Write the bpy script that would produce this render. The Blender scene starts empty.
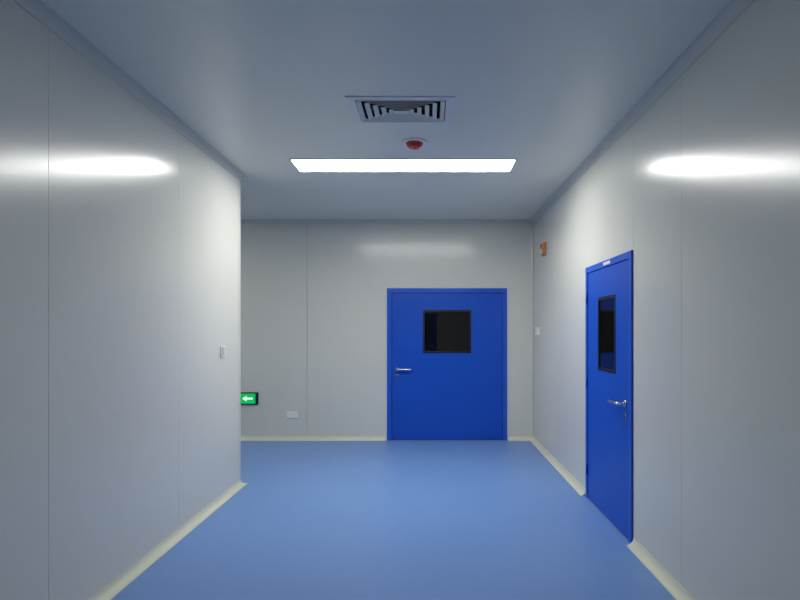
import bpy, bmesh, math
from mathutils import Vector, Matrix

scene = bpy.context.scene
scene.view_settings.view_transform = 'Standard'

H = 2.9
XL, XR = -1.757, 1.385
YC, YB = 5.05, 7.11
YF = -4.0
XF = -6.0

# ---------------------------------------------------------------- materials
def mat(name, col, rough=0.5, metal=0.0, spec=0.5, emit=None, es=0.0, bump=0.0, bscale=3.0, var=0.0, coat=0.0):
    m = bpy.data.materials.new(name); m.use_nodes = True
    nt = m.node_tree; b = nt.nodes['Principled BSDF']
    b.inputs['Base Color'].default_value = (*col, 1)
    b.inputs['Roughness'].default_value = rough
    b.inputs['Metallic'].default_value = metal
    b.inputs['Specular IOR Level'].default_value = spec
    b.inputs['Coat Weight'].default_value = coat
    if emit:
        b.inputs['Emission Color'].default_value = (*emit, 1)
        b.inputs['Emission Strength'].default_value = es
    tc = nt.nodes.new('ShaderNodeTexCoord')
    if var > 0:
        n = nt.nodes.new('ShaderNodeTexNoise'); n.inputs['Scale'].default_value = 1.7
        n.inputs['Detail'].default_value = 5
        nt.links.new(tc.outputs['Object'], n.inputs['Vector'])
        mx = nt.nodes.new('ShaderNodeMix'); mx.data_type = 'RGBA'
        mx.inputs['A'].default_value = (*[c*(1-var) for c in col], 1)
        mx.inputs['B'].default_value = (*[min(1, c*(1+var)) for c in col], 1)
        nt.links.new(n.outputs['Fac'], mx.inputs['Factor'])
        nt.links.new(mx.outputs['Result'], b.inputs['Base Color'])
        mr = nt.nodes.new('ShaderNodeMapRange')
        mr.inputs['To Min'].default_value = rough*0.85; mr.inputs['To Max'].default_value = rough*1.15
        nt.links.new(n.outputs['Fac'], mr.inputs['Value'])
        nt.links.new(mr.outputs['Result'], b.inputs['Roughness'])
    if bump > 0:
        n2 = nt.nodes.new('ShaderNodeTexNoise'); n2.inputs['Scale'].default_value = bscale
        n2.inputs['Detail'].default_value = 1.0
        nt.links.new(tc.outputs['Object'], n2.inputs['Vector'])
        bp = nt.nodes.new('ShaderNodeBump'); bp.inputs['Strength'].default_value = bump
        bp.inputs['Distance'].default_value = 0.01
        nt.links.new(n2.outputs['Fac'], bp.inputs['Height'])
        nt.links.new(bp.outputs['Normal'], b.inputs['Normal'])
    return m

M_wall = mat('painted_steel_panel', (0.70, 0.705, 0.65), 0.20, spec=0.55, bump=0.07, bscale=1.6)
M_back = mat('seam_backing', (0.35, 0.35, 0.34), 0.8)
M_ceil = mat('ceiling_panel', (0.77, 0.78, 0.72), 0.30, spec=0.5, bump=0.04, bscale=1.5)
M_floor = mat('blue_vinyl', (0.165, 0.305, 0.63), 0.40, spec=0.35, bump=0.05, bscale=60, var=0.04)
M_base = mat('cream_cove', (0.70, 0.71, 0.57), 0.4, var=0.06)
M_alu = mat('aluminium_trim', (0.58, 0.60, 0.56), 0.35, var=0.03)
M_white = mat('white_plastic', (0.85, 0.85, 0.82), 0.35)
M_blue = mat('blue_door_paint', (0.008, 0.085, 0.55), 0.36, spec=0.35, var=0.03)
M_bluef = mat('blue_frame_paint', (0.012, 0.10, 0.62), 0.33, spec=0.4, var=0.02)
M_black = mat('black_rubber', (0.006, 0.006, 0.007), 0.4)
M_glass = mat('dark_glass', (0.004, 0.004, 0.004), 0.02, spec=1.0)
M_metal = mat('satin_steel', (0.62, 0.62, 0.62), 0.25, metal=1.0)
M_ventm = mat('vent_paint', (0.74, 0.76, 0.76), 0.4)
M_dark = mat('duct_dark', (0.06, 0.07, 0.09), 0.8)
M_red = mat('red_plastic', (0.55, 0.03, 0.02), 0.3)
M_orange = mat('orange_plastic', (0.50, 0.19, 0.05), 0.35)
M_green = mat('exit_green', (0.0, 0.35, 0.08), 0.4, emit=(0.0, 0.55, 0.12), es=0.6)
M_signw = mat('exit_white', (0.8, 0.9, 0.8), 0.4, emit=(0.6, 1.0, 0.7), es=0.8)
M_lamp = mat('lamp_diffuser', (0.9, 0.9, 0.9), 0.4, emit=(1.0, 0.985, 0.94), es=31.0)

# ---------------------------------------------------------------- helpers
def add_box(bm, a, b, mi=0, bevel=0.0):
    x0, x1 = sorted((a[0], b[0])); y0, y1 = sorted((a[1], b[1])); z0, z1 = sorted((a[2], b[2]))
    r = bmesh.ops.create_cube(bm, size=1.0)
    vs = r['verts']
    for v in vs:
        v.co = Vector(((x0+x1)/2 + v.co.x*(x1-x0), (y0+y1)/2 + v.co.y*(y1-y0), (z0+z1)/2 + v.co.z*(z1-z0)))
    fs = list({f for v in vs for f in v.link_faces})
    for f in fs: f.material_index = mi
    if bevel > 0:
        es = list({e for v in vs for e in v.link_edges})
        bmesh.ops.bevel(bm, geom=es, offset=bevel, segments=2, affect='EDGES', profile=0.5, material=mi)

def add_cyl(bm, c, axis, r1, r2, h, mi=0, seg=28):
    c = Vector(c); ax = Vector(axis).normalized()
    rot = Vector((0, 0, 1)).rotation_difference(ax).to_matrix().to_4x4()
    r = bmesh.ops.create_cone(bm, cap_ends=True, segments=seg, radius1=r1, radius2=r2, depth=h,
                              matrix=Matrix.Translation(c + ax*h/2) @ rot)
    for f in {f for v in r['verts'] for f in v.link_faces}:
        f.material_index = mi
        if len(f.verts) == 4: f.smooth = True

def add_tube(bm, pts, r, mi=0, seg=14):
    pts = [Vector(p) for p in pts]; rings = []
    for i, p in enumerate(pts):
        d = (pts[min(i+1, len(pts)-1)] - pts[max(i-1, 0)]).normalized()
        up = Vector((0, 0, 1)); s = d.cross(up).normalized(); u = s.cross(d)
        rings.append([bm.verts.new(p + s*math.cos(2*math.pi*k/seg)*r + u*math.sin(2*math.pi*k/seg)*r) for k in range(seg)])
    for a, b in zip(rings, rings[1:]):
        for k in range(seg):
            f = bm.faces.new((a[k], a[(k+1) % seg], b[(k+1) % seg], b[k])); f.smooth = True; f.material_index = mi
    for rg in (rings[0], rings[-1]):
        bm.faces.new(rg).material_index = mi

def finish(bm, name, mats, parent=None):
    bmesh.ops.recalc_face_normals(bm, faces=bm.faces)
    me = bpy.data.meshes.new(name); bm.to_mesh(me); bm.free()
    for m in mats: me.materials.append(m)
    o = bpy.data.objects.new(name, me); scene.collection.objects.link(o)
    if parent: o.parent = parent
    return o

def empty(name, loc, rz=0):
    e = bpy.data.objects.new(name, None); e.location = loc; e.rotation_euler = (0, 0, rz)
    e.empty_display_size = 0.2
    scene.collection.objects.link(e); return e

def panel_wall(name, u0, u1, v0, v1, seams, holes, tobox, mats, gap=0.004, T=0.05, TB=0.03):
    """panels in (u,v); tobox(u,v,d) -> xyz, d = depth into the wall"""
    bm = bmesh.new()
    cuts = [u0] + sorted(s for s in seams if u0 < s < u1) + [u1]
    def rects(a, b):
        out = [(a, b, v0, v1)]
        for (ha, hb, hc, hd) in holes:
            nw = []
            for (p, q, r, s) in out:
                if ha >= q or hb <= p or hc >= s or hd <= r:
                    nw.append((p, q, r, s)); continue
                if ha > p: nw.append((p, ha, r, s))
                if hb < q: nw.append((hb, q, r, s))
                m0, m1 = max(p, ha), min(q, hb)
                if hc > r: nw.append((m0, m1, r, hc))
                if hd < s: nw.append((m0, m1, hd, s))
            out = nw
        return out
    for i in range(len(cuts)-1):
        a = cuts[i] + (gap/2 if i > 0 else 0); b = cuts[i+1] - (gap/2 if i < len(cuts)-2 else 0)
        for (p, q, r, s) in rects(a, b):
            add_box(bm, tobox(p, r, 0), tobox(q, s, T), 0)
    for (p, q, r, s) in rects(u0, u1):
        add_box(bm, tobox(p, r, T), tobox(q, s, T+TB), 1)
    return finish(bm, name, mats)

def sweep(name, path, profile, m):
    """mitred sweep; profile = list of (offset to the LEFT of travel, z)"""
    bm = bmesh.new(); P = [Vector(p) for p in path]; rings = []
    for i, p in enumerate(P):
        def nrm(a, b):
            d = (b-a).normalized(); return Vector((-d.y, d.x))
        if i == 0: off = nrm(P[0], P[1])
        elif i == len(P)-1: off = nrm(P[-2], P[-1])
        else:
            n1, n2 = nrm(P[i-1], P[i]), nrm(P[i], P[i+1])
            off = (n1+n2).normalized(); off = off / max(0.2, off.dot(n1))
        rings.append([bm.verts.new((p.x+off.x*d, p.y+off.y*d, z)) for d, z in profile])
    n = len(profile)
    for a, b in zip(rings, rings[1:]):
        for k in range(n):
            bm.faces.new((a[k], a[(k+1) % n], b[(k+1) % n], b[k]))
    bm.faces.new(rings[0]); bm.faces.new(rings[-1])
    return finish(bm, name, [m])

# ---------------------------------------------------------------- room shell
DB = (-0.54, 1.04, 2.0)            # back door x0,x1,top
DR = (3.645, 4.703, 1.99)          # right door y0,y1,top
DF = (-0.75, 0.30, 2.0)            # unseen door added behind the camera for its reflection
VENT = (-0.515, 0.168, 3.35, 3.78)

bm = bmesh.new(); add_box(bm, (XF, YF, -0.1), (XR+0.08, YB+0.08, 0)); finish(bm, 'floor', [M_floor])
panel_wall('wall_left', YF, YC, 0, H, [-2.5, -1.25, 0.0, 1.25, 2.50, 3.80], [], lambda u, v, d: (XL-d, u, v), [M_wall, M_back], gap=0.0025)
panel_wall('wall_right', YF, YB, 0, H, [-3.1, -1.9, -0.7, 0.55, 1.76, 2.95, 3.645, 5.85],
           [(DR[0], DR[1], -1, DR[2])], lambda u, v, d: (XR+d, u, v), [M_wall, M_back], gap=0.0025)
panel_wall('wall_back', XF, XR, 0, H, [-5.2, -4.0, -2.8, -1.59],
           [(DB[0], DB[1], -1, DB[2])], lambda u, v, d: (u, YB+d, v), [M_wall, M_back], gap=0.004)
panel_wall('wall_left_return', XF, XL-0.08, 0, H, [-5.2, -4.0, -2.8], [], lambda u, v, d: (u, YC-d, v), [M_wall, M_back])
panel_wall('wall_front', XL-0.08, XR+0.08, 0, H, [], [(DF[0], DF[1], -1, DF[2])], lambda u, v, d: (u, YF-d, v), [M_wall, M_back])
panel_wall('wall_corridor_end', YC, YB, 0, H, [6.1], [], lambda u, v, d: (XF-d, u, v), [M_wall, M_back])
panel_wall('ceiling', YF, YB+0.08, XF, XR+0.08, [-2.2, -0.9, 0.37, 1.65, 2.93, 4.23, 5.5],
           [(VENT[2]+0.04, VENT[3]-0.04, VENT[0]+0.05, VENT[1]-0.05)],
           lambda u, v, d: (v, u, H+d), [M_ceil, M_back], gap=0.0015)

# cove profiles
def cove(r, z0, sgn):
    pts = [(0.0, z0)]
    pts.append((r, z0))
    pts.append((r, z0+sgn*0.004))
    for k in range(1, 8):
        a = math.pi/2*k/8
        pts.append((r - (r-0.004)*math.sin(a), z0+sgn*(r-(r-0.004)*math.cos(a))))
    pts.append((0.004, z0+sgn*r)); pts.append((0.0, z0+sgn*r))
    return pts
lo, hi = cove(0.052, 0.0, 1), cove(0.055, H, -1)
sweep('baseboard_left', [(XF, YC), (XL, YC), (XL, YF)], lo, M_base)
sweep('baseboard_right', [(XR, YF), (XR, DR[0]-0.012)], lo, M_base)
sweep('baseboard_corner', [(XR, DR[1]+0.012), (XR, YB), (DB[1]+0.012, YB)], lo, M_base)
sweep('baseboard_back', [(DB[0]-0.012, YB), (XF, YB)], lo, M_base)
sweep('trim_1', [(XF, YC), (XL, YC), (XL, YF)], hi, M_alu)
sweep('trim_2', [(XR, YF), (XR, YB), (XF, YB)], hi, M_alu)
bm = bmesh.new()
add_box(bm, (XL, YC-0.035, 0.056), (XL+0.004, YC+0.004, H-0.06), 0, 0.001)
add_box(bm, (XL-0.035, YC, 0.056), (XL+0.004, YC+0.004, H-0.06), 0, 0.001)
finish(bm, 'trim_3', [M_wall])
bm = bmesh.new()
prof = [(0, 0)] + [(-(0.04-0.036*math.sin(math.pi/2*k/6)), -(0.04-0.036*math.cos(math.pi/2*k/6))) for k in range(7)]
ra = [bm.verts.new((XR+x, YB+y, 0.056)) for x, y in prof]; rb = [bm.verts.new((XR+x, YB+y, H-0.06)) for x, y in prof]
for k in range(len(prof)):
    bm.faces.new((ra[k], ra[(k+1) % len(prof)], rb[(k+1) % len(prof)], rb[k]))
bm.faces.new(ra); bm.faces.new(rb)
finish(bm, 'trim_4', [M_wall])

# ---------------------------------------------------------------- doors
def door(name, loc, rz, W, top, win, handle_left, fw, label=None):
    """local: x across, -y into the room, z up"""
    root = empty(name, loc, rz)
    bm = bmesh.new()
    P = -0.014
    add_box(bm, (0, P, 0.0), (fw, 0.06, top), 0, 0.002)
    add_box(bm, (W-fw, P, 0.0), (W, 0.06, top), 0, 0.002)
    add_box(bm, (fw, P, top-fw), (W-fw, 0.06, top), 0, 0.002)
    g = 0.006
    add_box(bm, (fw, 0.02, 0.0), (fw+0.02, 0.055, top-fw), 1)
    add_box(bm, (W-fw-0.02, 0.02, 0.0), (W-fw, 0.055, top-fw), 1)
    add_box(bm, (fw+0.02, 0.02, top-fw-0.02), (W-fw-0.02, 0.055, top-fw), 1)
    finish(bm, 'frame', [M_bluef, M_black], root)
    x0, x1, z0, z1 = fw+g, W-fw-g, 0.008, top-fw-g
    wx0, wx1, wz0, wz1 = win
    bm = bmesh.new(); A, B = -0.008, 0.018
    add_box(bm, (x0, A, z0), (wx0, B, z1)); add_box(bm, (wx1, A, z0), (x1, B, z1))
    add_box(bm, (wx0, A, z0), (wx1, B, wz0)); add_box(bm, (wx0, A, wz1), (wx1, B, z1))
    finish(bm, 'leaf', [M_blue], root)
    bm = bmesh.new(); b = 0.026
    add_box(bm, (wx0, -0.012, wz0), (wx0+b, 0.006, wz1), 0, 0.002)
    add_box(bm, (wx1-b, -0.012, wz0), (wx1, 0.006, wz1), 0, 0.002)
    add_box(bm, (wx0+b, -0.012, wz0), (wx1-b, 0.006, wz0+b), 0, 0.002)
    add_box(bm, (wx0+b, -0.012, wz1-b), (wx1-b, 0.006, wz1), 0, 0.002)
    add_box(bm, (wx0+b, -0.004, wz0+b), (wx1-b, 0.004, wz1-b), 1)
    finish(bm, 'vision_panel', [M_black, M_glass], root)
    s = 1 if handle_left else -1
    hx = x0+0.065 if handle_left else x1-0.065
    hz = 0.935
    bm = bmesh.new()
    add_cyl(bm, (hx, A, hz), (0, -1, 0), 0.027, 0.025, 0.009)
    add_tube(bm, [(hx, A-0.005, hz), (hx, A-0.035, hz), (hx+s*0.004, A-0.046, hz), (hx+s*0.014, A-0.054, hz),
                  (hx+s*0.03, A-0.056, hz), (hx+s*0.17, A-0.056, hz-0.002), (hx+s*0.182, A-0.052, hz-0.002),
                  (hx+s*0.188, A-0.038, hz-0.002)], 0.0105)
    add_cyl(bm, (hx, A, hz-0.085), (0, -1, 0), 0.025, 0.023, 0.008)
    add_box(bm, (hx-0.003, A-0.010, hz-0.098), (hx+0.003, A-0.0075, hz-0.078), 1)
    add_cyl(bm, (hx, A-0.006, hz-0.078), (0, -1, 0), 0.007, 0.007, 0.004, 1)
    finish(bm, 'lever_handle', [M_metal, M_black], root)
    bm = bmesh.new()
    kx = (W-fw) if handle_left else fw
    for hz2 in (0.25, 1.0, 1.72):
        add_cyl(bm, (kx, P-0.006, hz2-0.045), (0, 0, 1), 0.007, 0.007, 0.09)
    finish(bm, 'hinges', [M_bluef], root)
    if label:
        bm = bmesh.new(); add_box(bm, (label[0], P-0.002, label[2]), (label[1], P, label[3]))
        finish(bm, 'label', [M_white], root)
    return root

door('door_1', (DB[0], YB, 0), 0, DB[1]-DB[0], DB[2], (0.474, 1.107, 1.147, 1.713), True, 0.062)
door('door_2', (XR, DR[1], 0), -math.pi/2, DR[1]-DR[0], DR[2], (0.335, 0.74, 1.127, 1.712), False, 0.05,
     label=(0.48, 0.64, 1.953, 1.975))
door('added_reflection_door', (DF[1], YF, 0), math.pi, DF[1]-DF[0], DF[2], (0.33, 0.72, 1.127, 1.712), True, 0.05)  # added out of view so the back door's glass has something to reflect

# ---------------------------------------------------------------- ceiling lamps (flat flush LED panels), plus an added rear fill
def lamp(loc, L, D, material):
    root = empty('ceiling_light', loc)
    bm = bmesh.new(); f = 0.012
    add_box(bm, (-L/2-f, -D/2-f, -0.010), (-L/2, D/2+f, 0), 0, 0.002)
    add_box(bm, (L/2, -D/2-f, -0.010), (L/2+f, D/2+f, 0), 0, 0.002)
    add_box(bm, (-L/2, -D/2-f, -0.010), (L/2, -D/2, 0), 0, 0.002)
    add_box(bm, (-L/2, D/2, -0.010), (L/2, D/2+f, 0), 0, 0.002)
    finish(bm, 'bezel', [M_white], root)
    bm = bmesh.new(); add_box(bm, (-L/2, -D/2, -0.007), (L/2, D/2, 0), 0)
    finish(bm, 'diffuser', [material], root)
lamp((-0.21, 4.745, H), 1.90, 0.33, M_lamp)
M_lamp2 = M_lamp.copy(); M_lamp2.name = 'lamp_diffuser_dim'
M_lamp2.node_tree.nodes['Principled BSDF'].inputs['Emission Strength'].default_value = 14.0
lamp((-4.0, 6.1, H), 1.2, 0.3, M_lamp2)
M_lamp_fill = M_lamp.copy(); M_lamp_fill.name = 'lamp_diffuser_rear_fill'
M_lamp_fill.node_tree.nodes['Principled BSDF'].inputs['Emission Strength'].default_value = 6.0
lamp((-0.21, -1.4, H), 1.92, 0.35, M_lamp_fill)  # unseen fill light added behind the camera to brighten near walls and floor

# ---------------------------------------------------------------- air diffuser
cx, cy = (VENT[0]+VENT[1])/2, (VENT[2]+VENT[3])/2
root = empty('ceiling_air_vent', (cx, cy, H))
hw, hd = (VENT[1]-VENT[0])/2, (VENT[3]-VENT[2])/2
def ring(bm, ow, od, iw, idp, zo, zi, th, mi=0):
    a = [(-ow, -od), (ow, -od), (ow, od), (-ow, od)]; b = [(-iw, -idp), (iw, -idp), (iw, idp), (-iw, idp)]
    vo = [bm.verts.new((x, y, zo)) for x, y in a]; vi = [bm.verts.new((x, y, zi)) for x, y in b]
    vo2 = [bm.verts.new((x, y, zo+th)) for x, y in a]; vi2 = [bm.verts.new((x, y, zi+th)) for x, y in b]
    for k in range(4):
        j = (k+1) % 4
        for q in ((vo[k], vo[j], vi[j], vi[k]), (vo2[k], vi2[k], vi2[j], vo2[j]),
                  (vo[k], vo2[k], vo2[j], vo[j]), (vi[k], vi[j], vi2[j], vi2[k])):
            bm.faces.new(q).material_index = mi
bm = bmesh.new()
ring(bm, hw, hd, hw-0.055, hd-0.040, -0.006, -0.010, 0.006)
finish(bm, 'flange', [M_ventm], root)
bm = bmesh.new()
N = 5
for k in range(N):
    t = k/N
    ow, od = (hw-0.060)*(1-t)+0.03*t, (hd-0.045)*(1-t)+0.01*t
    sx, sy = (hw-0.09)/N*0.55, (hd-0.055)/N*0.55
    ring(bm, ow, od, ow-sx, od-sy, -0.014, 0.004, 0.003)
add_box(bm, (-0.05, -0.02, -0.014), (0.05, 0.02, -0.010), 0)
finish(bm, 'louvres', [M_ventm], root)
bm = bmesh.new()
i0, j0 = hw-0.0502, hd-0.0402
add_box(bm, (-i0, -j0, 0.07), (i0, j0, 0.075))
add_box(bm, (-i0, -j0, 0.0), (-i0+0.004, j0, 0.07)); add_box(bm, (i0-0.004, -j0, 0.0), (i0, j0, 0.07))
add_box(bm, (-i0, -j0, 0.0), (i0, -j0+0.004, 0.07)); add_box(bm, (-i0, j0-0.004, 0.0), (i0, j0, 0.07))
add_box(bm, (-i0, -0.003, 0.02), (i0, 0.003, 0.07))
finish(bm, 'duct_neck', [M_dark], root)

# ---------------------------------------------------------------- smoke detector
bm = bmesh.new(); c = (-0.105, 4.16)
add_cyl(bm, (c[0], c[1], H), (0, 0, -1), 0.095, 0.090, 0.014, 0)
add_cyl(bm, (c[0], c[1], H-0.014), (0, 0, -1), 0.068, 0.060, 0.018, 1)
add_cyl(bm, (c[0], c[1], H-0.032), (0, 0, -1), 0.060, 0.040, 0.016, 1)
add_cyl(bm, (c[0], c[1], H-0.048), (0, 0, -1), 0.02, 0.012, 0.004, 1)
finish(bm, 'smoke_detector', [M_white, M_red])

# ---------------------------------------------------------------- alarm sounder on right wall
bm = bmesh.new(); y = 6.38; z = 2.405
add_box(bm, (XR, y-0.062, z-0.078), (XR-0.022, y+0.062, z+0.078), 0, 0.006)
add_box(bm, (XR-0.022, y-0.054, z-0.070), (XR-0.046, y+0.054, z+0.070), 0, 0.010)
add_cyl(bm, (XR-0.046, y, z-0.03), (-1, 0, 0), 0.032, 0.028, 0.008, 2)
add_box(bm, (XR-0.046, y-0.04, z+0.02), (XR-0.060, y+0.04, z+0.055), 1, 0.005)
finish(bm, 'fire_alarm_sounder', [M_orange, M_red, M_white])

# manual call button (white)
bm = bmesh.new(); y = 6.72; z = 1.435
add_box(bm, (XR, y-0.05, z-0.05), (XR-0.042, y+0.05, z+0.05), 0, 0.006)
add_cyl(bm, (XR-0.042, y, z), (-1, 0, 0), 0.028, 0.026, 0.006, 1)
finish(bm, 'call_button', [M_white, M_alu])

# light switch on left wall
bm = bmesh.new(); y = 4.61; z = 1.27
add_box(bm, (XL, y-0.05, z-0.05), (XL+0.010, y+0.05, z+0.05), 0, 0.003)
add_box(bm, (XL+0.010, y-0.03, z-0.034), (XL+0.014, y-0.002, z+0.034), 1, 0.001)
add_box(bm, (XL+0.010, y+0.002, z-0.034), (XL+0.014, y+0.03, z+0.034), 1, 0.001)
finish(bm, 'light_switch', [M_white, M_alu])

# power outlet on back wall
bm = bmesh.new(); x = -1.785; z = 0.335
add_box(bm, (x-0.075, YB, z-0.046), (x+0.075, YB-0.010, z+0.046), 0, 0.003)
add_box(bm, (x-0.065, YB-0.010, z-0.036), (x+0.065, YB-0.012, z+0.036), 0, 0.0008)
for dx in (-0.033, 0.033):
    add_box(bm, (x+dx-0.010, YB-0.012, z-0.010), (x+dx-0.008, YB-0.0125, z+0.006), 1)
    add_box(bm, (x+dx+0.008, YB-0.012, z-0.010), (x+dx+0.010, YB-0.0125, z+0.006), 1)
    add_box(bm, (x+dx-0.0015, YB-0.012, z+0.012), (x+dx+0.0015, YB-0.0125, z+0.020), 1)
finish(bm, 'power_outlet', [M_white, M_alu])

# exit sign on back wall
root = empty('exit_sign', (-2.43, YB, 0.55))
bm = bmesh.new()
add_box(bm, (-0.2, -0.024, -0.08), (0.2, 0, 0.08), 0, 0.004)
finish(bm, 'case', [M_black], root)
bm = bmesh.new()
add_box(bm, (-0.185, -0.026, -0.066), (0.165, -0.024, 0.066), 0)
finish(bm, 'face', [M_green], root)
bm = bmesh.new()
def poly(pts, y=-0.0262):
    f = bm.faces.new([bm.verts.new((a, y, b)) for a, b in pts])
    e = bmesh.ops.extrude_face_region(bm, geom=[f])
    bmesh.ops.translate(bm, verts=[v for v in e['geom'] if isinstance(v, bmesh.types.BMVert)], vec=(0, -0.001, 0))
poly([(0.13, -0.013), (0.13, 0.013), (0.05, 0.013), (0.05, 0.038), (-0.005, 0.0), (0.05, -0.038), (0.05, -0.013)])
poly([(-0.07+0.013*math.cos(t*math.pi/5), 0.042+0.013*math.sin(t*math.pi/5)) for t in range(10)])
poly([(-0.085, 0.026), (-0.06, 0.026), (-0.062, -0.012), (-0.088, -0.012)])
poly([(-0.088, -0.012), (-0.074, -0.012), (-0.098, -0.052), (-0.112, -0.048)])
poly([(-0.076, -0.012), (-0.062, -0.012), (-0.046, -0.032), (-0.052, -0.056), (-0.062, -0.054), (-0.058, -0.034)])
poly([(-0.085, 0.026), (-0.085, 0.016), (-0.108, 0.004), (-0.114, 0.012)])
poly([(-0.06, 0.026), (-0.06, 0.016), (-0.040, 0.004), (-0.036, 0.012)])
finish(bm, 'pictogram', [M_signw], root)

# ---------------------------------------------------------------- world + camera
w = bpy.data.worlds.new('World'); scene.world = w; w.use_nodes = True
w.node_tree.nodes['Background'].inputs['Color'].default_value = (0.5, 0.6, 0.8, 1)
w.node_tree.nodes['Background'].inputs['Strength'].default_value = 0.05

cam = bpy.data.cameras.new('camera'); co = bpy.data.objects.new('camera', cam)
scene.collection.objects.link(co)
co.location = (0, 0, 1.45); co.rotation_euler = (math.pi/2, 0, 0)
cam.sensor_width = 36; cam.lens = 36*540/800
cam.shift_x = -0.035; cam.shift_y = 0.0375
scene.camera = co
